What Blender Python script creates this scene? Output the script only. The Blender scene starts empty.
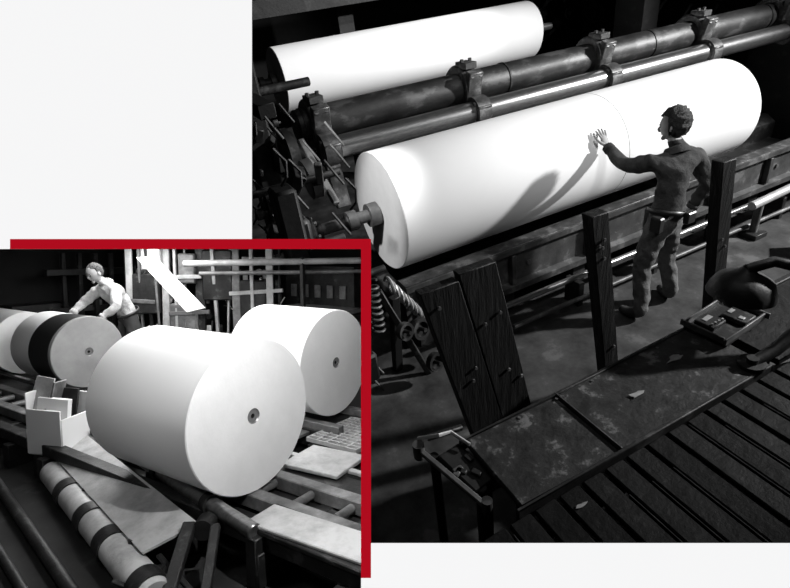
import bpy, bmesh, math, random
from mathutils import Vector, Matrix, Euler
random.seed(7)
sc=bpy.context.scene
sc.view_settings.view_transform='Standard'
sc.view_settings.look='None'
V=Vector
# ------------------------------------------------------------ camera basis
F=520.0; PX,PY=395.0,294.0
dX=V((1405,-524,520)).normalized(); U=-V((120,838.2,520)).normalized()
dY=U.cross(dX).normalized(); dX=dY.cross(U).normalized()
R_CW=Matrix((dX,dY,U))            # cam vec -> world vec
CAM=V((0,0,2.95))
cam=bpy.data.cameras.new("camera"); co=bpy.data.objects.new("camera",cam)
sc.collection.objects.link(co); sc.camera=co
cam.sensor_width=36; cam.lens=F*36/790; cam.clip_start=.02; cam.clip_end=100
rt=R_CW@V((1,0,0)); dn=R_CW@V((0,1,0)); fw=R_CW@V((0,0,1))
m=Matrix.Identity(4)
for i in range(3):
    m[i][0]=rt[i]; m[i][1]=-dn[i]; m[i][2]=-fw[i]; m[i][3]=CAM[i]
co.matrix_world=m
# second bay: its own tilted frame, built small (a scale 0.38 bay)
S2=.38
b=V((.5329,-.0713,.8431)).normalized(); u2=V((0,-.9964,-.0843)).normalized()
a=u2.cross(b).normalized(); b=a.cross(u2).normalized()
B=R_CW@b; A=R_CW@a; UU=R_CW@u2
M2=Matrix.Identity(4)
for i in range(3):
    M2[i][0]=B[i]*S2; M2[i][1]=A[i]*S2; M2[i][2]=UU[i]*S2
off=M2.to_3x3()@V((0,0,1.85))
for i in range(3): M2[i][3]=CAM[i]-off[i]
def bayplane(kind,val):
    if kind=='r': n=V((1,0,-(val-PX)/F))
    if kind=='l': n=V((-1,0,(val-PX)/F))
    if kind=='t': n=V((0,-1,(val-PY)/F))
    if kind=='b': n=V((0,1,-(val-PY)/F))
    return R_CW@n
CLIPS=[bayplane('r',363.5),bayplane('t',246.5),bayplane('l',-55),bayplane('b',640)]
# ------------------------------------------------------------ materials
def mat(name,v,rough=.6,metal=0.,var=0.,scale=6.,bump=0.,worn=None,wt=.62,emit=0,col=None,stretch=None,spec=.5):
    m=bpy.data.materials.new(name); m.use_nodes=True; nt=m.node_tree; p=nt.nodes["Principled BSDF"]
    c=col or (v,v,v)
    p.inputs["Base Color"].default_value=(*c,1); p.inputs["Roughness"].default_value=rough
    p.inputs["Metallic"].default_value=metal; p.inputs["Specular IOR Level"].default_value=spec
    if emit:
        p.inputs["Base Color"].default_value=(0,0,0,1); p.inputs["Specular IOR Level"].default_value=0
        p.inputs["Emission Color"].default_value=(*c,1); p.inputs["Emission Strength"].default_value=emit
    if var or bump or worn:
        tc=nt.nodes.new("ShaderNodeTexCoord"); mp=nt.nodes.new("ShaderNodeMapping")
        if stretch: mp.inputs["Scale"].default_value=stretch
        nz=nt.nodes.new("ShaderNodeTexNoise"); nz.inputs["Scale"].default_value=scale; nz.inputs["Detail"].default_value=8
        nz.inputs["Roughness"].default_value=.65
        nt.links.new(tc.outputs["Object"],mp.inputs[0]); nt.links.new(mp.outputs[0],nz.inputs["Vector"])
        if var or worn:
            r=nt.nodes.new("ShaderNodeValToRGB"); e=r.color_ramp.elements
            lo=v*(1-var); hi=min(1,v*(1+var))
            e[0].position=.3; e[0].color=(lo,lo,lo,1)
            if worn:
                e[1].position=wt-.04; e[1].color=(hi,hi,hi,1)
                k=e.new(wt+.03); k.color=(worn,worn,worn,1)
            else:
                e[1].position=.7; e[1].color=(hi,hi,hi,1)
            nt.links.new(nz.outputs["Fac"],r.inputs[0]); nt.links.new(r.outputs[0],p.inputs["Base Color"])
        if bump:
            bp=nt.nodes.new("ShaderNodeBump"); bp.inputs["Strength"].default_value=bump; bp.inputs["Distance"].default_value=.02
            nt.links.new(nz.outputs["Fac"],bp.inputs["Height"]); nt.links.new(bp.outputs[0],p.inputs["Normal"])
    return m
PAPER=mat("paper_white",.84,.85,var=.02,scale=2,spec=.15)
PAPERE=mat("paper_end",.80,.9,var=.05,scale=9,bump=.1,spec=.1)
GREYP=mat("paper_grey_end",.34,.9,var=.15,scale=9,spec=.1)
BLACKB=mat("black_wrap",.015,.5)
CORE=mat("core_steel",.25,.4,.6)
HOLE=mat("core_hole",.01,.9)
PLUG=mat("core_plug",.16,.6)
DARK=mat("dark_cast_iron",.018,.5,.3,var=.5,scale=5,bump=.35,worn=.08,wt=.59)
DARK2=mat("black_iron",.005,.6,.2,var=.5,scale=7,bump=.3,worn=.02,wt=.62)
PIPE=mat("worn_pipe_steel",.022,.5,.3,var=.6,scale=5,bump=.25,worn=.09,wt=.56,stretch=(.5,1,1))
CLAMP=mat("clamp_casting",.07,.45,.4,var=.5,scale=9,bump=.3,worn=.2,wt=.58)
STEEL=mat("polished_steel",.33,.28,.9,var=.3,scale=12,stretch=(1,8,8))
BEDM=mat("bed_grey_paint",.05,.5,.2,var=.45,scale=5,bump=.2,worn=.14,wt=.6)
MID=mat("painted_grey_steel",.09,.5,.3,var=.4,scale=6,bump=.15,worn=.22,wt=.62)
LIGHTM=mat("bright_steel",.5,.4,.4,var=.25,scale=9,bump=.1)
TABLE=mat("worn_table_plate",.020,.55,.15,var=.7,scale=9,bump=.5,worn=.15,wt=.61,spec=.35)
SLAT=mat("oiled_slat",.003,.6,.0,var=.6,scale=9,bump=.5,worn=.015,wt=.64,spec=.2)
EDGE=mat("slat_edge_strip",.05,.4,.4,var=.7,scale=14)
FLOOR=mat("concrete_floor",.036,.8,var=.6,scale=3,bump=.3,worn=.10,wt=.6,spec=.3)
WALL=mat("dark_wall",.010,.9,var=.4,scale=2)
WOODD=mat("dark_timber",.005,.6,var=.6,scale=6,bump=.6,worn=.03,wt=.64,stretch=(4,4,.6),spec=.35)
SCRAP=mat("scrap_paper",.30,.9,var=.3,scale=20)
JACKET=mat("dark_jacket_cloth",.06,.9,var=.35,scale=9,bump=1,spec=.1)
TROUS=mat("trouser_denim",.14,.9,var=.3,scale=9,bump=1,spec=.1)
SHIRT=mat("light_work_shirt",.44,.9,var=.25,scale=25,bump=.8,spec=.1)
DTROUS=mat("dark_trousers",.03,.9)
SKIN=mat("skin",.36,.6,var=.06,scale=10,spec=.3)
SKIN2=mat("skin_weathered",.26,.6,var=.1,scale=30,spec=.3)
HAIR=mat("dark_hair",.010,.7,var=.4,scale=60,bump=1)
GHAIR=mat("brown_hair",.05,.8,var=.4,scale=60,bump=1)
BOOT=mat("boot_leather",.03,.4)
EYE=mat("eye_dark",.01,.3)
BMET=mat("bay_light_steel",.40,.5,.1,var=.3,scale=14,bump=.15,worn=.52,wt=.64)
BMID=mat("bay_mid_steel",.14,.5,.3,var=.5,scale=14,bump=.2,worn=.28,wt=.63)
BDARK=mat("bay_dark_steel",.016,.5,.3,var=.6,scale=14,bump=.2,worn=.07,wt=.62)
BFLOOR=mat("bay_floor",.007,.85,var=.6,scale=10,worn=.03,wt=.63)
# ------------------------------------------------------------ mesh builder
class MB:
    def __init__(s): s.bm=bmesh.new(); s.mats=[]
    def mi(s,m):
        if m not in s.mats: s.mats.append(m)
        return s.mats.index(m)
    def add(s,t,m,smooth=False):
        i=s.mi(m)
        for f in t.faces: f.material_index=i; f.smooth=smooth
        me=bpy.data.meshes.new("t"); t.to_mesh(me); t.free(); s.bm.from_mesh(me); bpy.data.meshes.remove(me)
    def box(s,c,sz,m,rot=(0,0,0),bev=.006,mtx=None):
        t=bmesh.new(); R=(Euler(rot).to_matrix() if mtx is None else mtx).to_4x4()
        bmesh.ops.create_cube(t,size=1,matrix=Matrix.Translation(c)@R@Matrix.Diagonal((*sz,1)))
        bev=min(bev,min(sz)*.25)
        if bev>0: bmesh.ops.bevel(t,geom=t.edges[:],offset=bev,segments=1,affect='EDGES')
        s.add(t,m)
    def beam(s,p0,p1,w,h,m,up=(0,0,1),bev=.006):
        p0=V(p0);p1=V(p1);d=p1-p0;L=d.length;x=d.normalized();y=V(up).cross(x)
        if y.length<1e-4: y=V((0,1,0)).cross(x)
        y.normalize();z=x.cross(y)
        s.box((p0+p1)/2,(L,w,h),m,mtx=Matrix((x,y,z)).transposed(),bev=bev)
    def lathe(s,o,ax,prof,m,seg=48,mats=None):
        o=V(o);ax=V(ax).normalized();u=ax.orthogonal().normalized();w=ax.cross(u)
        t=bmesh.new();rings=[]
        for (h,r) in prof:
            if r<=1e-6: rings.append([t.verts.new(o+ax*h)])
            else: rings.append([t.verts.new(o+ax*h+(u*math.cos(2*math.pi*k/seg)+w*math.sin(2*math.pi*k/seg))*r) for k in range(seg)])
        i0=s.mi(m)
        for j in range(len(rings)-1):
            a_,b_=rings[j],rings[j+1]; mm=s.mi(mats[j]) if mats and mats[j] else i0
            for k in range(seg):
                k2=(k+1)%seg
                if len(a_)==1 and len(b_)==1: continue
                if len(a_)==1: f=t.faces.new((a_[0],b_[k],b_[k2]))
                elif len(b_)==1: f=t.faces.new((a_[k],b_[0],a_[k2]))
                else: f=t.faces.new((a_[k],b_[k],b_[k2],a_[k2]))
                f.material_index=mm; f.smooth=True
        bmesh.ops.recalc_face_normals(t,faces=t.faces[:])
        me=bpy.data.meshes.new("t"); t.to_mesh(me); t.free(); s.bm.from_mesh(me); bpy.data.meshes.remove(me)
    def cyl(s,p0,p1,r,m,seg=24,r1=None):
        p0=V(p0);p1=V(p1);L=(p1-p0).length;r1=r if r1 is None else r1
        e=min(.006,r*.15)
        s.lathe(p0,p1-p0,[(0,0),(0,r-e),(e,r),(L-e,r1),(L,r1-e),(L,0)],m,seg)
    def tube(s,pts,rad,m,seg=12,flat=None):
        pts=[V(p) for p in pts]; 
        if not isinstance(rad,(list,tuple)): rad=[rad]*len(pts)
        t=bmesh.new();rings=[];prev=None
        for i,p in enumerate(pts):
            d=(pts[min(i+1,len(pts)-1)]-pts[max(i-1,0)]).normalized()
            u=d.orthogonal().normalized() if prev is None else (prev-d*prev.dot(d)).normalized()
            prev=u;w=d.cross(u)
            rings.append([t.verts.new(p+(u*math.cos(2*math.pi*k/seg)+w*math.sin(2*math.pi*k/seg))*rad[i]) for k in range(seg)])
        for j in range(len(rings)-1):
            for k in range(seg): t.faces.new((rings[j][k],rings[j+1][k],rings[j+1][(k+1)%seg],rings[j][(k+1)%seg]))
        t.faces.new(rings[0]);t.faces.new(rings[-1])
        bmesh.ops.recalc_face_normals(t,faces=t.faces[:]); s.add(t,m,True)
    def ball(s,c,sz,m,rot=None,fn=None,sub=3):
        t=bmesh.new(); bmesh.ops.create_icosphere(t,subdivisions=sub,radius=1)
        R=(rot or Matrix.Identity(3)).to_4x4()
        if fn:
            for v in t.verts: v.co=fn(v.co.copy())
        bmesh.ops.transform(t,matrix=Matrix.Translation(c)@R@Matrix.Diagonal((*sz,1)),verts=t.verts)
        s.add(t,m,True)
    def poly(s,pts,th,m):
        t=bmesh.new(); vs=[t.verts.new(p) for p in pts]; f=t.faces.new(vs)
        r=bmesh.ops.extrude_face_region(t,geom=[f]); f.normal_update()
        bmesh.ops.translate(t,vec=f.normal*th,verts=[g for g in r['geom'] if isinstance(g,bmesh.types.BMVert)])
        bmesh.ops.recalc_face_normals(t,faces=t.faces[:]); s.add(t,m)
    def mesh(s,me):
        for mm in me.materials: s.mi(mm)
        for p in me.polygons: p.material_index=s.mi(me.materials[p.material_index])
        s.bm.from_mesh(me)
    def done(s,name,bay=False,clip=True,sharp=True):
        bm=s.bm
        if bay:
            bmesh.ops.transform(bm,matrix=M2,verts=bm.verts)
            if clip:
                for n in CLIPS:
                    bmesh.ops.bisect_plane(bm,geom=bm.verts[:]+bm.edges[:]+bm.faces[:],plane_co=CAM,plane_no=n,clear_outer=True)
        if not bm.verts: return None
        lo=V([min(v.co[i] for v in bm.verts) for i in range(3)]);hi=V([max(v.co[i] for v in bm.verts) for i in range(3)])
        c=(lo+hi)/2; bmesh.ops.translate(bm,vec=-c,verts=bm.verts)
        me=bpy.data.meshes.new(name); bm.to_mesh(me); bm.free()
        for mm in s.mats: me.materials.append(mm)
        if sharp: me.set_sharp_from_angle(angle=math.radians(38))
        o=bpy.data.objects.new(name,me); o.location=c; sc.collection.objects.link(o); return o

# ------------------------------------------------------------ page board with its two openings
def wpt(u,v,d): return CAM+R_CW@V(((u-PX)/F*d,(v-PY)/F*d,d))
PAGE=mat("self_glowing_page",.93,emit=1,col=(.925,.925,.93)); RED=mat("self_glowing_red_strip",.4,emit=1,col=(.42,.004,.013))  # page and red strip glow by emission for even brightness, no lamp behind
BACK=mat("page_back_and_light_block",.01,.9)
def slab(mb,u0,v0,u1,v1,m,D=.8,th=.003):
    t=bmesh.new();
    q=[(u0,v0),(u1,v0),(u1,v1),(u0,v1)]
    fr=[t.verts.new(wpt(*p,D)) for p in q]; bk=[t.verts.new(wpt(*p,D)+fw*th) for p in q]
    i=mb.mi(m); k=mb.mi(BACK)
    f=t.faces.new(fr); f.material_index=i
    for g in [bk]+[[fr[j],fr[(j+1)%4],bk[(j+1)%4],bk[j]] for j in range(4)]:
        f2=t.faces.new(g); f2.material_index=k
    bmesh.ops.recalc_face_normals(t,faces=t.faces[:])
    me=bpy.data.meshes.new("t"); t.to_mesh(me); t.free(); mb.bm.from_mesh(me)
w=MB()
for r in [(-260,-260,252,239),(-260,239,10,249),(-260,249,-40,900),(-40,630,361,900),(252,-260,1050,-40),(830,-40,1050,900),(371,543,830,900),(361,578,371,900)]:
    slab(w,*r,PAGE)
w.done("page_board")  # flat page background, built as a board
w=MB(); slab(w,10,239,371,249,RED); slab(w,361,249,371,578,RED); w.done("red_page_strip")

# ------------------------------------------------------------ ROOM 1
w=MB(); w.box((5,4,-.05),(16,14,.1),FLOOR,bev=0); w.done("floor")
w=MB(); w.box((5,10.5,3),(16,.2,6),WALL,bev=0); w.done("wall_back")
w=MB(); w.box((13,4,3),(.2,14,6),WALL,bev=0); w.done("wall_right")
w=MB(); w.box((5,4,6.1),(16,14,.2),WALL,bev=0); w.done("ceiling")

def roll(name,p0,ax,L,R,seam=None,bay=False,bands=None,shaft=0,rc=.05,shaft2=0,endm=None):
    w=MB(); e=.006; EM=endm or PAPERE
    prof=[(.06,0),(.06,rc*.3),(.008,rc*.3),(.008,rc*.85),(0,rc)]; ms=[HOLE,HOLE,PLUG,CORE]
    prof+=[(0,R*.5),(0,R-e)]; ms+=[EM,EM]
    prof+=[(e,R)]; ms+=[EM]
    if bands:
        for (h,mm) in bands: prof+=[(h,R)]; ms+=[mm]
    for h in (seam or []):
        prof+=[(h-.004,R),(h-.003,R-.008),(h+.001,R-.008),(h+.002,R)]; ms+=[PAPER,MID,MID,MID]
    prof+=[(L-e,R),(L,R-e),(L,rc),(L,rc*.75),(L-.12,rc*.75),(L-.12,0)]; ms+=[PAPER,PAPERE,PAPERE,CORE,HOLE,HOLE]
    w.lathe(p0,ax,prof,PAPER,seg=128,mats=ms)
    axn=V(ax).normalized()
    if shaft:
        q=V(p0); w.lathe(q-axn*shaft,axn,[(0,0),(0,.05),(shaft*.45,.05),(shaft*.45,.085),(shaft*.6,.085),(shaft*.6,.055),(shaft*.8,.055),(shaft*.8,.1),(shaft-.02,.1),(shaft-.005,.06),(shaft+.1,.035)],MID,32)
    if shaft2:
        q=V(p0)+axn*L; w.lathe(q,axn,[(-.1,.03),(.01,.06),(.04,.1),(.12,.1),(.12,.05),(shaft2,.05),(shaft2,0)],MID,32)
    return w.done(name,bay=bay)
roll("paper_roll",(1.58,3.88,1.218),(1,0,0),4.22,.514,seam=[2.36],shaft=.55,shaft2=.5,rc=.06)
roll("paper_roll",(1.66,6.73,1.99),(1,0,0),3.78,.385,shaft=.4,shaft2=.45)

w=MB(); w.lathe((1.2,4.58,1.9),(1,0,0),[(0,0),(0,.12),(.01,.148),(7.8,.148),(7.8,0)],PIPE,48)
for x in (1.25,3.4,5.4,7.4): w.lathe((x,4.58,1.9),(1,0,0),[(0,.148),(0,.156),(.02,.156),(.02,.148)],DARK,48)
w.done("overhead_support_pipe")
w=MB(); w.lathe((1.35,4.33,1.72),(1,0,0),[(0,0),(0,.05),(.12,.05),(.12,.098),(7.2,.098),(7.2,.05),(7.3,.05),(7.3,0)],STEEL,48)
w.done("rider_roller")
def bracket(x,leg):
    w=MB()
    w.lathe((x-.08,4.58,1.9),(1,0,0),[(0,.15),(0,.205),(.02,.22),(.14,.22),(.16,.205),(.16,.15)],CLAMP,32)
    w.box((x,4.38,1.99),(.15,.08,.18),CLAMP,(.3,0,0)); w.box((x,4.50,2.12),(.13,.18,.06),CLAMP)
    w.beam((x,4.42,1.9),(x,4.29-leg*.1,1.58-leg*.35),.13,.06,CLAMP,up=(0,1,.3))
    w.box((x,4.23,1.72),(.15,.05,.14),CLAMP,(.2,0,0))
    w.lathe((x-.07,4.33,1.72),(1,0,0),[(0,.1),(0,.14),(.14,.14),(.14,.1)],CLAMP,28)
    for dz in (1.8,1.64): w.lathe((x-.09,4.27,dz),(1,0,0),[(0,0),(0,.024),(.18,.024),(.18,0)],MID,6)
    for sx in (-.045,.045):
        w.lathe((x+sx,4.37,2.02),(0,-1,.5),[(0,0),(0,.022),(.05,.022),(.05,0)],MID,6)
        w.lathe((x+sx,4.50,2.145),(0,0,1),[(0,0),(0,.018),(.03,.018),(.03,0)],MID,6)
    w.done("pipe_clamp_bracket")
for x in (1.38,2.93,4.6,6.15,7.6): bracket(x,1 if x<1.5 else 0)

w=MB()
def extr(mb,prof,x0,x1,m):
    t=bmesh.new(); A_=[t.verts.new((x0,y,z)) for y,z in prof]; B_=[t.verts.new((x1,y,z)) for y,z in prof]; n=len(prof)
    for i in range(n): t.faces.new((A_[i],A_[(i+1)%n],B_[(i+1)%n],B_[i]))
    t.faces.new(A_);t.faces.new(B_); bmesh.ops.recalc_face_normals(t,faces=t.faces[:]); mb.add(t,m)
extr(w,[(3.34,.28),(3.34,.34),(3.40,.36),(3.40,.66),(3.34,.68),(3.34,.73),(3.50,.74),(3.62,.66),(3.62,.28)],1.5,7.5,BEDM)
extr(w,[(4.14,.28),(4.14,.66),(4.26,.74),(4.42,.74),(4.42,.28)],1.5,7.5,DARK)
w.box((4.5,3.88,.42),(5.9,.55,.08),DARK)
w.box((4.5,3.42,.735),(6,.13,.012),CLAMP)
for x in [1.7,2.6,3.5,4.4,5.3,6.2,7.1]:
    w.box((x,3.37,.51),(.05,.06,.30),BEDM); w.box((x,3.9,.14),(.16,.9,.28),DARK)
    w.lathe((x+.2,3.40,.51),(0,-1,0),[(0,.025),(.02,.025),(.02,0)],MID,8)
w.done("roll_cradle_bed")
w=MB()
w.cyl((1.9,3.22,.26),(8.4,3.22,.26),.03,STEEL); w.cyl((2.4,3.1,.10),(8.4,3.1,.10),.022,MID)
for x in [2.2,3.2,4.2,5.2,6.2,7.2]: w.box((x,3.2,.13),(.06,.2,.26),DARK)
w.done("guide_rail")
w=MB(); w.cyl((5.4,3.0,.42),(9,3.1,.5),.045,LIGHTM); 
for x in (5.6,6.6,7.6): w.cyl((x,3.03,0),(x,3.03,.44),.04,MID); w.box((x,3.03,.03),(.2,.2,.06),DARK)
w.done("tubular_barrier_rail")
w=MB()
for i in range(26):
    x=5.5+random.random()*2.9; y=1.9+random.random()*.9; s=.06+random.random()*.2
    w.box((x,y,s/2),(s,s*.8,s),DARK if i%2 else DARK2,(0,0,random.random()))
    if i%3==0: w.cyl((x-.3,y,s),(x+.3,y+.1,s+.1),.022,MID)
w.done("machine_parts_stack")

def machine_left():
    w=MB()
    w.box((.62,3.0,1.0),(.14,.18,1.9),DARK2,bev=.02); w.box((.85,4.6,1.3),(.2,.3,2.6),DARK2,bev=.02)
    w.box((.85,3.9,.45),(.3,2.0,.25),DARK2,bev=.02); w.box((.80,4.2,2.25),(.12,1.0,.10),DARK2)
    w.box((.86,3.88,1.218),(.12,.42,.42),DARK,bev=.04)
    w.lathe((.86,3.88,1.218),(1,0,0),[(0,0),(0,.15),(.10,.15),(.12,.13),(.12,.08),(.18,.08),(.18,0)],DARK,32)
    for k in range(6):
        an=k*math.pi/3; w.lathe((.97,3.88+.11*math.cos(an),1.218+.11*math.sin(an)),(1,0,0),[(0,.018),(.03,.018),(.03,0)],LIGHTM,6)
    pts=[];n=160
    for i in range(n):
        t=i/n*2*math.pi*9; pts.append((1.36+.32*i/n,3.38+.06*math.cos(t),.82-.5*i/n+.06*math.sin(t)))
    w.tube(pts,.014,LIGHTM,6)
    pts=[]
    for i in range(n):
        t=i/n*2*math.pi*8; pts.append((1.15+.05*math.cos(t),3.2+.05*math.sin(t),1.0-.45*i/n))
    w.tube(pts,.011,MID,6)
    w.box((1.0,4.5,1.75),(.2,.3,.3),DARK,(.1,.1,.1),.03)
    w.lathe((.92,4.0,1.85),(1,0,0),[(0,0),(0,.2),(.05,.2),(.05,.17),(.08,.17),(.08,.06),(.16,.06),(.16,0)],DARK,40)
    w.lathe((.9,3.45,1.8),(1,0,.1),[(0,0),(0,.14),(.06,.14),(.06,.05),(.12,.05),(.12,0)],DARK,40)
    w.beam((1.05,3.95,1.95),(1.10,3.5,1.55),.05,.04,MID); w.beam((1.0,4.2,1.5),(1.05,3.9,1.75),.07,.05,DARK)
    w.beam((.9,3.1,2.0),(1.0,3.5,1.65),.05,.03,MID)
    w.cyl((.4,3.3,1.85),(1.1,3.3,1.85),.025,DARK); w.cyl((.5,4.9,2.2),(1.5,4.9,2.2),.04,DARK); w.cyl((.4,3.5,.9),(1.4,3.5,.9),.03,DARK)
    w.cyl((.5,3.15,1.45),(1.0,3.15,1.45),.022,MID)
    for i in range(120):
        x=.55+random.random()*.55; y=2.95+random.random()*1.5; z=.1+random.random()*2.15; s=.02+random.random()*.06
        if y>3.15 and .55<z<1.75 and x>.8: continue
        k=i%4
        if k==0: w.box((x,y,z),(s,s*1.5,s*1.8),DARK,(random.random(),random.random(),0))
        elif k==1: w.lathe((x,y,z),(1,0,0),[(0,0),(0,s*.8),(s,s*.8),(s,s*.3),(s*1.6,s*.3),(s*1.6,0)],DARK,20)
        elif k==2: w.beam((x,y,z),(x+.08,y-.06,z-.16),.02,.012,MID)
        else: w.tube([(x,y,z),(x+.05,y-.03,z-.08),(x+.03,y-.05,z-.16),(x,y,z-.22)],.009,DARK,8)
    for (x,y,z,r) in [(1.45,3.1,.5,.09),(1.5,3.0,.2,.08),(1.25,2.95,.65,.07),(1.7,3.15,.22,.06)]:
        w.lathe((x,y,z),(.3,-1,.2),[(0,0),(0,r),(.03,r*1.05),(.05,r),(.05,r*.7),(.02,r*.65),(.02,r*.2),(.09,r*.2),(.09,0)],DARK,28)
    w.beam((1.2,3.2,.9),(1.5,3.1,.0),.05,.05,DARK); w.beam((1.3,3.3,.0),(1.32,3.2,.8),.08,.06,DARK2)
    w.done("winder_side_frame")
machine_left()
w=MB()
for x in (0.6,3.2,6.6,8.2): w.box((x,8.2,2.2),(.25,.3,4.4),DARK2)
for z,y in ((2.75,7.6),(3.4,8.0),(1.2,7.4)): w.box((4.5,y,z),(9,.2,.22),DARK2)
w.cyl((3.8,7.4,3.0),(9.5,7.4,3.0),.10,DARK2); w.cyl((6.3,6.0,2.35),(9.5,6.0,2.35),.06,DARK)
w.box((6.7,5.9,1.2),(.3,.5,2.6),DARK2); w.box((8.3,4.4,1.1),(.3,1.4,2.4),DARK2)
w.box((7.9,4.9,2.3),(.3,.2,.3),DARK,bev=.04)
for i in range(40):
    x=5.9+random.random()*2.4; z=1.6+random.random()*1.3
    yy=5.6 if x>6.9 else 7.35
    if i%3: w.beam((x,yy+.2,z),(x+.3*random.random(),yy,z+.5*random.random()),.04,.04,DARK if i%2 else DARK2)
    else: w.lathe((x,yy,z),(0,-1,0),[(0,0),(0,.08),(.04,.08),(.04,.04),(.1,.04),(.1,0)],DARK,18)
w.done("rear_machine_frame")

# ------------------------------------------------------------ foreground table and deck
w=MB()
w.box((1.22,1.375,.885),(.58,.46,.04),TABLE,(0,.02,0)); w.box((2.06,1.38,.885),(1.06,.48,.045),TABLE,(0,-.01,.0))
w.box((1.52,1.375,.902),(.008,.46,.03),MID); w.box((1.75,1.60,.88),(1.7,.02,.07),DARK); w.box((1.75,1.14,.88),(1.7,.02,.06),DARK)
for x in (1.0,1.8,2.5):
    for y in (1.2,1.55): w.box((x,y,.43),(.07,.07,.86),DARK2)
for i in range(7): w.lathe((1.0+i*.25,1.57,.90),(0,0,1),[(0,.009),(.01,.009),(.01,0)],MID,8)
w.done("steel_work_table")
w=MB()
x=.35
while x<4.6:
    w.box((x,.5,.885),(.112,1.22,.03),SLAT,(0,random.uniform(-.05,.05),0),bev=.006)
    if random.random()<.7: w.box((x+.066,.5+random.uniform(-.1,.1),.882),(.005,1.0,.04),EDGE,bev=.001)
    x+=.135
for y in (-.05,.5,1.05): w.box((2.45,y,.83),(4.4,.07,.07),DARK2)
for x in (.4,1.8,3.2,4.5):
    for y in (0,1.0): w.box((x,y,.4),(.08,.08,.8),DARK2)
w.done("slatted_deck")
w=MB()
w.box((3.4,1.4,.86),(1.4,.5,.04),SLAT); w.box((3.4,1.62,.86),(1.4,.04,.08),DARK2)
for x in (2.8,4.0): w.box((x,1.4,.42),(.08,.3,.84),DARK2)
w.done("side_platform")
def lean(name,x0,x1,ztop,zbot,y,sl,parts,th=.05,mt=WOODD,steps=0):
    w=MB(); W=(x1-x0)/parts
    for i in range(parts):
        a0=x0+i*W+.001; a1=x0+(i+1)*W-.001; zt=ztop-(steps if i==0 else 0)
        dxb=(ztop-zbot)*sl; yy=y
        t=bmesh.new(); vs=[]
        for yy2 in (yy,yy+th):
            vs+= [t.verts.new(p) for p in ((a0,yy2,zt),(a1,yy2,zt-.003),(a1+dxb,yy2,zbot),(a0+dxb,yy2,zbot))]
        for f in ((0,1,2,3),(7,6,5,4),(0,4,5,1),(1,5,6,2),(2,6,7,3),(3,7,4,0)): t.faces.new([vs[k] for k in f])
        bmesh.ops.recalc_face_normals(t,faces=t.faces[:]); bmesh.ops.bevel(t,geom=t.edges[:],offset=.004,segments=1,affect='EDGES'); w.add(t,mt)
    for i in range(int(parts*5)):
        z=zbot+random.random()*(ztop-zbot)*.9; xx=x0+.02+(ztop-z)*sl+random.random()*(x1-x0-.04)
        w.lathe((xx,y-.004,z),(0,-1,0),[(0,.01),(.01,.01),(.01,0)],MID,6)
    w.box(((x0+x1)/2+(ztop-zbot)*sl,y+.05,zbot/2),((x1-x0)*.8,.1,zbot),DARK2)
    w.done(name)
lean("timber_stake_panel",.89,1.32,1.70,.45,1.84,.22,2,th=.06,steps=.03)
lean("timber_stake_post",1.95,2.07,1.73,.45,1.86,.20,1,th=.08)
lean("timber_stake_post",2.96,3.08,1.77,.45,1.86,.20,1,th=.08)
w=MB(); ry=(0,0,.1)
w.box((2.72,1.5,.93),(.40,.26,.03),DARK,ry)
for dy in (-.125,.125): w.box((2.72,1.5+dy,.955),(.40,.012,.04),MID,ry)
for dx in (-.2,.2): w.box((2.72+dx,1.5,.955),(.012,.26,.04),MID,ry)
w.box((2.63,1.53,.955),(.13,.12,.03),DARK2,ry); w.box((2.80,1.47,.955),(.12,.14,.03),DARK,ry)
w.box((2.63,1.55,.972),(.07,.03,.004),SCRAP,ry); w.box((2.80,1.52,.972),(.05,.025,.004),SCRAP,ry); w.box((2.78,1.44,.972),(.03,.03,.006),LIGHTM,ry)
for i in range(4): w.lathe((2.59+i*.03,1.49,.97),(0,0,1),[(0,.007),(.012,.007),(.012,0)],LIGHTM,8)
w.done("control_box")
w=MB()
w.lathe((2.72,1.45,1.16),(.1,.0,1),[(.17,0),(.17,.03),(.14,.05),(.12,.10),(.09,.145),(.04,.17),(0,.18),(0,.165),(.035,.155),(.08,.135),(.11,.09),(.125,0)],DARK,40)
w.ball((2.72,1.45,1.22),(.04,.04,.05),LIGHTM)
w.tube([(2.72,1.45,1.32),(2.83,1.38,1.36),(2.95,1.27,1.32),(2.96,1.19,1.2),(2.83,1.15,1.05),(2.65,1.17,.96),(2.51,1.19,.93)],[.03,.03,.035,.04,.04,.035,.03],DARK,14)
w.lathe((2.51,1.19,.905),(0,0,1),[(0,0),(0,.07),(.03,.07),(.03,.03),(.06,.03),(.06,0)],DARK,24)
w.done("dome_work_lamp")
w=MB()
w.beam((.70,1.66,.92),(.82,1.25,.86),.03,.025,MID); w.beam((.78,1.72,.9),(.98,1.70,.88),.03,.03,DARK)
w.lathe((.70,1.66,.87),(0,0,1),[(0,0),(0,.03),(.09,.03),(.09,0)],MID,16); w.lathe((.82,1.25,.83),(0,0,1),[(0,0),(0,.025),(.08,.025),(.08,0)],DARK,16)
w.box((.86,1.48,.86),(.14,.26,.04),DARK2,(.1,.1,.2)); w.cyl((.76,1.62,0),(.76,1.62,.88),.025,DARK2); w.cyl((.86,1.35,0),(.86,1.35,.86),.025,DARK2)
w.tube([(.72,1.7,.95),(.8,1.62,1.0),(.88,1.65,.95),(.93,1.55,.92)],.010,LIGHTM,8)
for i in range(5): w.box((.80+random.random()*.12,1.4+random.random()*.2,.885),(.03,.05,.015),DARK if i%3 else MID,(0,0,random.random()*3))
w.done("hinged_bracket_arm")
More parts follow.
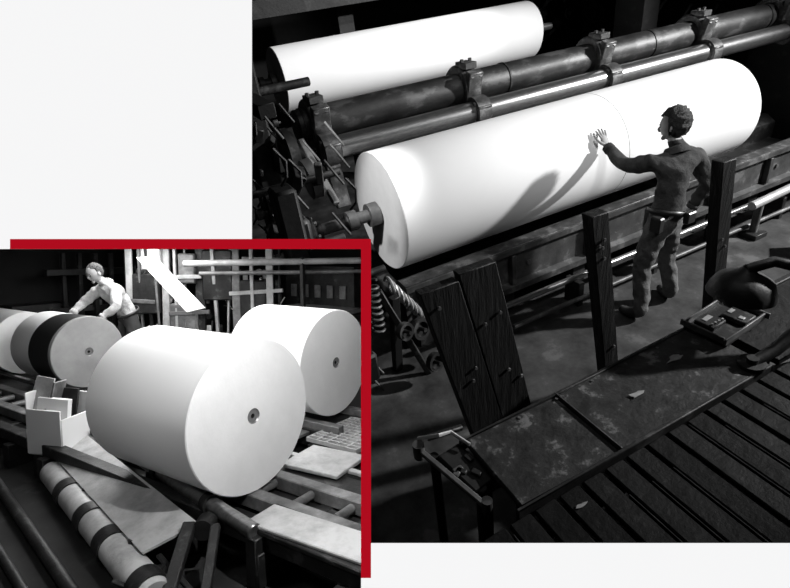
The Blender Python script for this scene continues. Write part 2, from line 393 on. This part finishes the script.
def scrap(c,r):
    w=MB(); n=9; pts=[V((c[0]+r*(.4+.8*random.random())*math.cos(k*2*math.pi/n)*1.5,c[1]+r*(.3+.7*random.random())*math.sin(k*2*math.pi/n)*.6,c[2]+random.random()*.004)) for k in range(n)]
    w.poly(pts,.003,SCRAP); w.done("paper_scrap")
for c,r in [((1.85,1.36,.914),.04),((2.25,1.45,.914),.045),((1.15,1.02,.906),.022)]: scrap(c,r)

# ------------------------------------------------------------ people
def skin_mesh(verts,edges,rad,root=0,sub=2):
    me=bpy.data.meshes.new("sk"); me.from_pydata([tuple(v) for v in verts],edges,[]); o=bpy.data.objects.new("sk",me); sc.collection.objects.link(o)
    md=o.modifiers.new("s",'SKIN'); md.use_smooth_shade=True; md.branch_smoothing=.6
    for i,sv in enumerate(me.skin_vertices[0].data):
        r=rad[i]; sv.radius=(r,r) if not isinstance(r,tuple) else r; sv.use_root=(i==root)
    ms=o.modifiers.new("d",'SUBSURF'); ms.levels=sub; ms.render_levels=sub
    dg=bpy.context.evaluated_depsgraph_get(); out=bpy.data.meshes.new_from_object(o.evaluated_get(dg)); bpy.data.objects.remove(o); return out
def segdist(p,a_,b_):
    ab=b_-a_; t=max(0,min(1,(p-a_).dot(ab)/max(ab.length_squared,1e-9))); return (p-a_-ab*t).length
mat_lip=mat("lips",.28,.5)
def person(J,face,headc,top,low,hair,cap=None,belt=True,skin=SKIN):
    names=['pel','waist','chest','upch','neck','skull','hipL','thL_','kneL','ankL','ballL','toeL','hipR','thR_','kneR','ankR','ballR','toeR','shL','midL','elL','foL','wrL','shR','midR','elR','foR','wrR']
    for s in 'LR':
        J['mid'+s]=J['sh'+s].lerp(J['el'+s],.5); J['fo'+s]=J['el'+s].lerp(J['wr'+s],.4); J['th'+s+'_']=J['hip'+s].lerp(J['kne'+s],.45)
        J['ball'+s]=J['ank'+s].lerp(J['toe'+s],.55)-V((0,0,.03))
    rad=dict(pel=.135,waist=.138,chest=.165,upch=.140,neck=.066,skull=.06,hipL=.108,hipR=.108,thL_=.100,thR_=.100,kneL=.080,kneR=.080,ankL=.070,ankR=.070,ballL=.048,ballR=.048,toeL=.036,toeR=.036,
             shL=.094,shR=.094,midL=.076,midR=.076,elL=.064,elR=.064,foL=.058,foR=.058,wrL=.042,wrR=.042)
    E=[('pel','waist'),('waist','chest'),('chest','upch'),('upch','neck'),('neck','skull')]
    for s in 'LR': E+=[('pel','hip'+s),('hip'+s,'th'+s+'_'),('th'+s+'_','kne'+s),('kne'+s,'ank'+s),('ank'+s,'ball'+s),('ball'+s,'toe'+s),('upch','sh'+s),('sh'+s,'mid'+s),('mid'+s,'el'+s),('el'+s,'fo'+s),('fo'+s,'wr'+s)]
    me=skin_mesh([J[n] for n in names],[(names.index(p),names.index(q)) for p,q in E],[rad[n] for n in names],sub=3)
    for mm in (top,low,skin,BOOT): me.materials.append(mm)
    def cls(e):
        if e[0]=='neck': return 2
        if e[0][:3]=='hip' or e[1][:3]=='hip' or e[0][:2]=='th' or e[0][:3]=='kne': return 1
        if e[0][:3]=='ank' or e[0][:4]=='ball': return 3
        return 0
    for p in me.polygons:
        c=V(p.center); best=min(E,key=lambda e:segdist(c,J[e[0]],J[e[1]])-.4*(rad[e[0]]+rad[e[1]])/2); k=cls(best)
        if k==0 and (c-J['pel']).dot((J['waist']-J['pel']).normalized())<.03 and segdist(c,J['pel'],J['waist'])<.2: k=1
        p.material_index=k; p.use_smooth=True
    for v in me.vertices:
        c=v.co; d=.0035*math.sin(c.z*34+c.x*38+2*math.sin(c.y*21))+.003*math.sin(c.z*61-c.y*47+c.x*19)+.002*math.sin(c.x*90+c.z*25)
        if c.z>.12: v.co=c+V(v.normal)*d
    w=MB(); w.mesh(me)
    fz=V(face).normalized(); upv=(J['skull']-J['neck']).normalized(); rx=fz.cross(upv).normalized(); upv=rx.cross(fz).normalized()
    Rm=Matrix((rx,fz,upv)).transposed()
    def hs(c):
        if c.z<0: c.x*=1-.28*(-c.z)**1.3; c.y=c.y*(1-.15*(-c.z)) + .06*(-c.z)
        return c
    H=V(headc); loc=lambda x,y,z:H+Rm@V((x,y,z))
    w.ball(H,(.077,.098,.118),skin,Rm,hs)
    w.ball(loc(0,.095,-.02),(.013,.020,.024),skin,Rm,sub=2); w.ball(loc(0,.084,.014),(.045,.014,.012),skin,Rm,sub=2)
    w.ball(loc(0,.079,-.058),(.022,.010,.006),mat_lip,Rm,sub=2); w.ball(loc(0,.068,-.09),(.026,.020,.018),skin,Rm,sub=2)
    for s in (-1,1):
        w.ball(loc(s*.03,.085,-.001),(.012,.007,.006),EYE,Rm,sub=2); w.ball(loc(s*.03,.090,.02),(.018,.006,.004),HAIR,Rm,sub=2)
        w.ball(loc(s*.079,-.005,-.01),(.011,.022,.034),skin,Rm,sub=2)
    def hf(c):
        n=.09*math.sin(c.x*13+c.y*9)*math.sin(c.z*12+c.x*5)+.06*math.sin(c.y*19+c.z*11+c.x*7)
        if cap: n*=.4
        c*=1+n
        if c.y>.35 and c.z<.45: c.y=.35
        if c.z<-.9: c.z=-.9
        return c
    k=.92 if cap else 1.06
    w.ball(loc(0,-.024,.026),(.094*k,.108*k,.118*k),hair,Rm,hf,sub=4)
    nk=(J['neck']-J['upch']).normalized()
    w.lathe(J['upch'].lerp(J['neck'],.5),nk,[(-.02,.104),(.03,.090),(.042,.082),(.03,.070),(-.01,.07)],top,24)
    for s in 'LR':
        wr=J['wr'+s]; d=J['hd'+s].normalized(); pn=J['hp'+s].normalized(); pn=(pn-d*pn.dot(d)).normalized(); sd=d.cross(pn)*(J['th'+s]); curl=J['cu'+s]; spread=J['sp'+s]
        Rh=Matrix((sd,d,pn)).transposed()
        fa=(J['wr'+s]-J['fo'+s]).normalized()
        w.lathe(wr-fa*.05,fa,[(0,.046),(.0,.052),(.04,.048),(.04,.034)],top,20)
        w.tube([wr-fa*.03,wr,wr+d*.02],[.028,.028,.028],skin,12)
        w.ball(wr+d*.05,(.042,.055,.019),skin,Rh)
        for i,(ox,L) in enumerate([(.03,.072),(.010,.082),(-.011,.076),(-.031,.060)]):
            an=(ox/.03)*spread; dd=(d*math.cos(an)+sd*math.sin(an)).normalized(); p=wr+d*.088+sd*ox; pts=[p-dd*.02]; ca=0
            for fr,cc in ((.45,curl*.7),(.30,curl),(.25,curl*.8)):
                ca+=cc; pts.append(p); p=p+(dd*math.cos(ca)+pn*math.sin(ca))*L*fr
            pts.append(p); w.tube(pts,[.0105,.0105,.0095,.0085,.006],skin,10)
        t0=wr+d*.025+sd*.03; w.tube([t0-sd*.015,t0,t0+sd*.025+d*.025+pn*.006,t0+sd*.036+d*.05+pn*.012,t0+sd*.038+d*.066+pn*.014],[.014,.014,.012,.0105,.007],skin,10)
    if belt:
        ax=(J['waist']-J['pel']).normalized()
        w.lathe(J['pel']+ax*.04,ax,[(0,.14),(0,.150),(.04,.150),(.04,.14)],BOOT,32)
    return w
P=lambda x,y,z:V((x,y,z))
J=dict(pel=P(3.63,2.68,.93),waist=P(3.67,2.70,1.06),chest=P(3.74,2.73,1.24),upch=P(3.80,2.77,1.39),neck=P(3.81,2.82,1.48),skull=P(3.81,2.86,1.58),
 hipL=P(3.54,2.68,.86),kneL=P(3.49,2.72,.49),ankL=P(3.45,2.62,.09),toeL=P(3.42,2.84,.04),
 hipR=P(3.73,2.68,.86),kneR=P(3.84,2.76,.49),ankR=P(3.90,2.68,.09),toeR=P(3.98,2.88,.04),
 shL=P(3.61,2.83,1.38),elL=P(3.57,3.09,1.30),wrL=P(3.60,3.335,1.42),
 shR=P(4.00,2.75,1.37),elR=P(4.11,2.68,1.10),wrR=P(4.07,2.76,.87),
 hdL=P(.02,.55,.84),hpL=P(0,.84,-.5),thL=1,cuL=.12,spL=.30,
 hdR=P(-.1,.3,-1),hpR=P(-1,.2,0),thR=-1,cuR=.35,spR=.08)
w=person(J,(-.46,.90,-.16),(3.81,2.87,1.63),JACKET,TROUS,HAIR)
w.box((3.47,2.62,.95),(.06,.10,.13),BOOT,bev=.01); w.box((3.72,2.52,.97),(.10,.05,.10),BOOT,bev=.01)
w.done("worker",sharp=False)

J2=dict(pel=P(4.05,6.84,.95),waist=P(3.99,6.84,1.08),chest=P(3.88,6.84,1.24),upch=P(3.78,6.84,1.36),neck=P(3.69,6.84,1.44),skull=P(3.63,6.84,1.50),
 hipL=P(4.05,6.74,.88),kneL=P(3.98,6.70,.48),ankL=P(4.05,6.68,.09),toeL=P(3.83,6.66,.04),
 hipR=P(4.05,6.94,.88),kneR=P(3.98,6.98,.48),ankR=P(4.05,7.0,.09),toeR=P(3.83,7.02,.04),
 shL=P(3.76,6.64,1.33),elL=P(3.66,6.48,1.12),wrL=P(3.50,6.56,1.00),
 shR=P(3.76,7.04,1.33),elR=P(3.62,7.18,1.15),wrR=P(3.44,7.12,1.03),
 hdL=P(-.9,.1,-.15),hpL=P(-.2,0,-1),thL=-1,cuL=.25,spL=.2,
 hdR=P(-.9,-.1,-.15),hpR=P(-.2,0,-1),thR=1,cuR=.25,spR=.2)
w=person(J2,(-.90,-.15,-.38),(3.60,6.84,1.55),SHIRT,DTROUS,GHAIR,cap=True,skin=SKIN2)
w.done("worker",bay=True,clip=False,sharp=False)

# ------------------------------------------------------------ ROOM 2 (smaller bay)
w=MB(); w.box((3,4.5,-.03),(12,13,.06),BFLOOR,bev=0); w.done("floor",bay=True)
w=MB(); w.box((7.6,4.5,1.5),(.1,14,3.4),WALL,bev=0); w.done("wall_right",bay=True)
w=MB(); w.box((3,9.6,1.5),(12,.1,3.4),WALL,bev=0); w.done("wall_back",bay=True)
w=MB(); 
def quad(mb,p,m):
    t=bmesh.new(); t.faces.new([t.verts.new(x) for x in p]); mb.add(t,m)
D0,D1=.806,3.95
c=[(368,241),(-60,241),(-60,645),(368,645)]
for i in range(4):
    p,q=c[i],c[(i+1)%4]; quad(w,[wpt(*p,D0),wpt(*q,D0),wpt(*q,D1),wpt(*p,D1)],BACK)
quad(w,[wpt(*p,D1) for p in c],BACK)
w.done("light_block_casing")  # unseen casing added round the bay to keep the rooms' light apart
Y=(0,1,0)
roll("paper_roll",(2.27,2.50,.79),Y,1.06,.50,bay=True,rc=.05)
roll("paper_roll",(3.80,3.05,.79),Y,.94,.50,bay=True,rc=.05)
roll("paper_roll",(3.17,6.22,.665),Y,.98,.415,bay=True,rc=.05,bands=[(.06,GREYP),(.52,BLACKB)],endm=GREYP)
roll("paper_roll",(3.10,7.60,.65),Y,1.2,.40,bay=True,rc=.05)
w=MB()
for x in (1.98,2.27,2.56): w.box((x,4.8,.24),(.10,8.4,.09),BMID if x>2.2 else BDARK)
for x in (2.12,2.42): w.box((x,4.8,.17),(.16,8.4,.05),BDARK)
for i in range(14):
    w.box((2.27,.9+i*.6,.10),(.8,.1,.2),BDARK)
for i in range(24): w.cyl((2.34,.9+i*.33,.245),(2.50,.9+i*.33,.245),.03,BMID,12)
w.box((2.95,4.8,.235),(.05,8.4,.03),BMET); w.box((2.78,4.8,.2),(.22,8.4,.04),BDARK)
w.done("roll_conveyor_bed",bay=True)
w=MB(); w.cyl((1.90,2.1,.31),(2.55,5.9,.31),.045,STEEL)
for k in range(4):
    t=k/3; w.box((1.90+.65*t,2.1+3.8*t,.15),(.08,.08,.28),BDARK)
for t_ in (.12,.3,.5,.65,.8): w.lathe((1.90+.65*t_,2.1+3.8*t_,.31),(.65,3.8,0),[(0,.045),(0,.062),(.06,.062),(.06,.045)],BDARK,24)
w.done("side_rail_pipe",bay=True)
w=MB(); 
w.poly([V((2.26,4.60,.29)),V((2.02,4.72,.20)),V((1.56,2.62,.20)),V((1.82,2.48,.29))],.015,BMET)
for t_ in (.05,.5,.95): w.beam((1.58+.45*t_,2.7+2.0*t_,.1),(1.84+.43*t_,2.55+2.0*t_,.14),.06,.2,BDARK)
w.done("guide_board",bay=True)
w=MB(); w.lathe((1.46,2.35,.10),(.45,2.0,0),[(0,0),(0,.08),(.02,.09),(2.1,.09),(2.1,.0)],BMET,32)
for t_ in (.02,.3,.5,.75): w.lathe((1.46+.45*t_,2.35+2.0*t_,.10),(.45,2.0,0),[(0,.09),(0,.10),(.12,.10),(.12,.09)],BDARK,32)
w.done("kicker_roller",bay=True)
w=MB()
w.beam((1.78,2.50,.30),(1.42,2.25,.05),.07,.05,BDARK); w.beam((1.80,2.3,.34),(1.5,2.05,.05),.05,.05,BDARK)
w.lathe((1.80,2.42,.27),(.6,.4,0),[(0,0),(0,.06),(.1,.06),(.1,0)],BDARK,20); w.box((1.5,2.45,.12),(.2,.08,.08),BDARK,(0,0,.6))
for i in range(8): w.beam((1.2+random.random()*.4,2.0+random.random()*.5,.05),(1.3+random.random()*.4,2.1+random.random()*.5,.15),.03,.02,BDARK)
w.done("lever_linkage",bay=True)
w=MB()
bx,by=2.10,4.62; Rz=Euler((0,0,.35)).to_matrix(); sk=.92
def lb(c_,s_,m_,r_=(0,0,0)): w.box(V((bx,by,0))+Rz@(V(c_)*sk),tuple(q*sk for q in s_),m_,mtx=Rz@Euler(r_).to_matrix(),bev=.004)
lb((0,0,.22),(.36,.36,.02),PAPER); lb((-.18,0,.42),(.015,.36,.40),PAPER); lb((.18,0,.46),(.015,.36,.48),PAPER); lb((0,.18,.49),(.36,.015,.54),PAPER); lb((0,-.18,.38),(.36,.015,.32),PAPER)
lb((-.09,-.02,.55),(.05,.30,.30),PAPER,(.05,.1,.1))
lb((.0,.05,.62),(.2,.02,.42),BMID,(.2,.1,.3)); lb((-.08,.12,.70),(.015,.2,.36),BMET,(.1,.3,0)); lb((.07,.0,.6),(.02,.24,.3),BDARK,(0,.2,0))
for dx in (-.14,.14): lb((dx,0,.10),(.05,.3,.2),BDARK)
w.done("card_bin",bay=True)
def grate(x0,x1,y0,y1,z):
    w=MB(); w.box(((x0+x1)/2,(y0+y1)/2,z-.06),(x1-x0,y1-y0,.02),BDARK)
    n=int((x1-x0)/.055)
    for i in range(n+1): w.box((x0+(x1-x0)*i/n,(y0+y1)/2,z),(.014,y1-y0,.035),BMET,bev=.001)
    n=int((y1-y0)/.1)
    for i in range(n+1): w.box(((x0+x1)/2,y0+(y1-y0)*i/n,z),(x1-x0,.014,.035),BMET,bev=.001)
    w.done("floor_grating",bay=True)
grate(3.0,3.75,1.5,2.18,.22); grate(3.30,3.95,2.45,2.98,.22); grate(2.70,2.98,1.2,1.95,.22)
w=MB(); w.box((2.96,2.50,.25),(.42,.5,.03),BMET,(0,0,.1)); w.box((3.3,3.5,.2),(.35,.8,.03),BMID); w.box((3.2,4.6,.1),(.4,1.0,.16),BDARK)
w.done("floor_plate",bay=True)
w=MB(); w.box((2.05,1.75,.33),(.24,.9,.02),BMET,(0,0,.05)); w.box((2.05,1.75,.305),(.28,.95,.03),BDARK); w.done("cover_plate",bay=True)
w=MB(); 
for x in (3.55,4.05): w.box((x,4.3,.255),(.08,3,.07),BMID)
w.box((3.8,4.3,.14),(.6,3,.16),BDARK); w.done("roll_cradle_bed",bay=True)
def rear():
    w=MB()
    base=V((4.45,7.5,0)); dr=V((1.15,-1.75,0)).normalized(); nr=V((dr.y,-dr.x,0))
    def q(s_,n_,z_): return base+dr*s_+nr*n_+V((0,0,z_))
    L=2.25
    for s_,wd,mt in ((0,.09,BMET),(.16,.03,BMID),(.3,.05,BDARK),(.5,.11,BMET),(.72,.04,BMET),(.85,.03,BMID),(1.05,.14,BDARK),(1.3,.05,BMET),(1.45,.03,BMET),(1.62,.12,BMID),(1.85,.05,BMET),(2.1,.10,BMET),(2.2,.03,BDARK)):
        w.beam(q(s_,random.uniform(-.1,.1),.2),q(s_+random.uniform(-.05,.05),random.uniform(-.1,.1),1.95),wd,.05,mt,up=nr)
    for z_,s0,s1 in ((.62,-.1,1.0),(.9,.6,1.2),(1.1,0,.4),(1.2,1.5,2.3),(1.45,.7,1.1),(1.72,1.7,2.3)): w.beam(q(s0,.05,z_),q(s1,.05,z_+random.uniform(-.05,.05)),.05,.06,(BMET,BMID)[int(z_*10)%2])
    w.beam(q(-.3,.1,.35),q(L+.1,.1,.35),.3,.5,BDARK)
    for s0,s1,z0,z1,mt in ((.05,.45,.9,1.5,BDARK),(.6,1.0,.6,1.05,BMID),(1.1,1.55,1.1,1.85,BDARK),(1.65,2.05,.7,1.4,BDARK),(.2,.5,1.55,1.9,BMET),(.75,1.0,1.35,1.8,BMID)):
        w.beam(q(s0,.0,(z0+z1)/2),q(s1,.0,(z0+z1)/2),.12,z1-z0,mt,bev=.02)
        for k in range(4): w.lathe(q(s0+.05+random.random()*(s1-s0-.1),-.08,z0+.05+random.random()*(z1-z0-.1)),-nr,[(0,0),(0,.035),(.03,.035),(.03,.015),(.05,.015),(.05,0)],BMET,14)
    for i in range(130):
        s_=random.random()*L; z_=.5+random.random()*1.25; h=.02+random.random()*.08; mt=(BMET,BMID,BDARK,BDARK,PAPER)[i%5]
        k=i%3
        if k==0: w.box(q(s_,-.12,z_),(h,h*.7,h*1.8),mt,(0,0,-.9+random.random()*.5))
        elif k==1: w.beam(q(s_,-.1,z_),q(s_+random.uniform(-.18,.18),-.15,z_+random.uniform(-.3,.3)),.02,.015,mt)
        else: w.lathe(q(s_,-.1,z_),-nr,[(0,0),(0,h*.7),(.04,h*.7),(.04,h*.3),(.07,h*.3),(.07,0)],mt,14)
    w.done("rear_winder_frame",bay=True)
rear()
w=MB(); w.poly([V((4.22,6.90,1.74)),V((4.34,6.66,1.76)),V((4.48,5.80,1.08)),V((4.36,6.02,1.02))],.02,PAPER)
w.beam((4.45,6.75,.2),(4.40,6.78,1.66),.03,.03,BMID); w.beam((4.5,6.0,.2),(4.45,5.95,1.05),.03,.03,BMID); w.done("paper_chute",bay=True)
w=MB(); w.cyl((4.6,6.4,1.66),(6.4,3.6,1.72),.045,BMET); w.cyl((4.7,6.2,1.52),(6.6,3.6,1.56),.03,BMID)
for t_ in (.5,.98): w.beam((4.6+1.8*t_,6.4-2.8*t_,0),(4.6+1.8*t_,6.4-2.8*t_,1.75),.06,.06,BDARK)
w.done("handrail",bay=True)
w=MB()
for i in range(10): w.box((5.72,3.52-i*.01,.72+i*.11),(.10,.5,.045),BMET if i%2 else BMID,(0,.3,0))
for y_ in (3.25,3.79): w.box((5.80,y_,.95),(.08,.05,1.85),BDARK)
w.done("louvred_cabinet",bay=True)
w=MB(); w.box((6.6,5.4,.8),(.6,1.4,1.6),BDARK); w.box((5.8,4.9,.5),(.6,1.4,.9),BDARK); w.box((5.7,4.9,1.0),(.5,1.2,.06),BMID)
for i in range(5): w.box((6.28,4.9+i*.25,1.2),(.02,.12,.2),BMID)
w.done("control_cabinet",bay=True)
w=MB()
for k in range(5): w.box((4.2+.2*k,8.9-.1*k,.9),(.06,.06,1.8),BDARK)
w.box((4.6,8.8,1.5),(1.4,.08,.10),BDARK); w.box((4.6,8.8,.9),(1.4,.08,.08),BDARK); w.box((3.9,9.2,.5),(.8,.4,1.0),BDARK)
for i in range(10): w.box((3.9+random.random()*1.3,8.75,.5+random.random()*1.1),(.1,.05,.08),BMID if i%2 else BDARK)
w.done("storage_rack",bay=True)
w=MB()
for i in range(9):
    y=2.9+random.random()*3.0; x=.9+random.random()*(.4+(y-2.9)*.2); s=.03+random.random()*.05
    w.box((x,y,s/2),(s,s*1.8,s),BDARK,(0,0,random.random()))
w.cyl((1.25,2.6,.05),(1.75,5.2,.05),.035,BDARK); w.cyl((1.12,2.8,.04),(1.5,5.0,.04),.025,BDARK)
w.done("loose_machine_parts",bay=True)

# ------------------------------------------------------------ lights
def light(name,kind,loc,energy,target=None,size=.3,sizey=None,spot=None,blend=.5):
    l=bpy.data.lights.new(name,kind); l.energy=energy; o=bpy.data.objects.new(name,l); sc.collection.objects.link(o); o.location=loc
    if kind=='AREA':
        l.size=size
        if sizey: l.shape='RECTANGLE'; l.size_y=sizey
    else: l.shadow_soft_size=size
    if spot: l.spot_size=math.radians(spot); l.spot_blend=blend
    if target is not None: o.rotation_euler=(V(target)-V(loc)).to_track_quat('-Z','Y').to_euler()
    return o
light("key_lamp",'SPOT',(9.8,-.2,4.8),4700,target=(3.6,3.9,1.3),size=.16,spot=58,blend=.6)
light("fill_light",'AREA',(2.0,1.6,5.2),13,target=(3,3.5,0),size=1.6)  # added fill without a fixture, lifts the dark machinery
light("front_fill",'SPOT',(3.4,-.2,4.9),400,target=(3.5,4.0,1.4),size=.5,spot=36,blend=.9)  # added spot with no real source, fills the shadow on the roll
light("rear_lamp",'SPOT',(4.8,3.4,4.6),560,target=(3.0,6.7,2.0),size=.1,spot=50,blend=.6)
light("side_fill",'SPOT',(.1,2.3,4.4),900,target=(1.56,3.85,1.25),size=.08,spot=17,blend=.8)  # unseen spot put in to brighten the roll's left end face
T=lambda p: M2@V(p)
light("bay_key_lamp",'POINT',T((1.81,1.30,1.865)),17,size=.006)
e2=M2.to_3x3().normalized().to_euler()
l=light("bay_top_fill",'AREA',T((3.0,4.0,1.883)),11,size=1.8*S2,sizey=2.8*S2); l.rotation_euler=e2  # added light panel, hidden above the rolls to brighten them from overhead
l=light("bay_rear_fill",'AREA',T((4.0,6.4,1.915)),9,size=1.2*S2,sizey=1.6*S2); l.rotation_euler=e2  # extra unseen light brightening the rear machinery
light("bay_side_fill",'POINT',T((.92,2.85,1.62)),2.4,size=.03)  # invented fill outside the view, lifts the bin and guide board
w_=bpy.data.worlds.new("world"); sc.world=w_; w_.use_nodes=True; w_.node_tree.nodes["Background"].inputs[0].default_value=(.001,.001,.001,1)
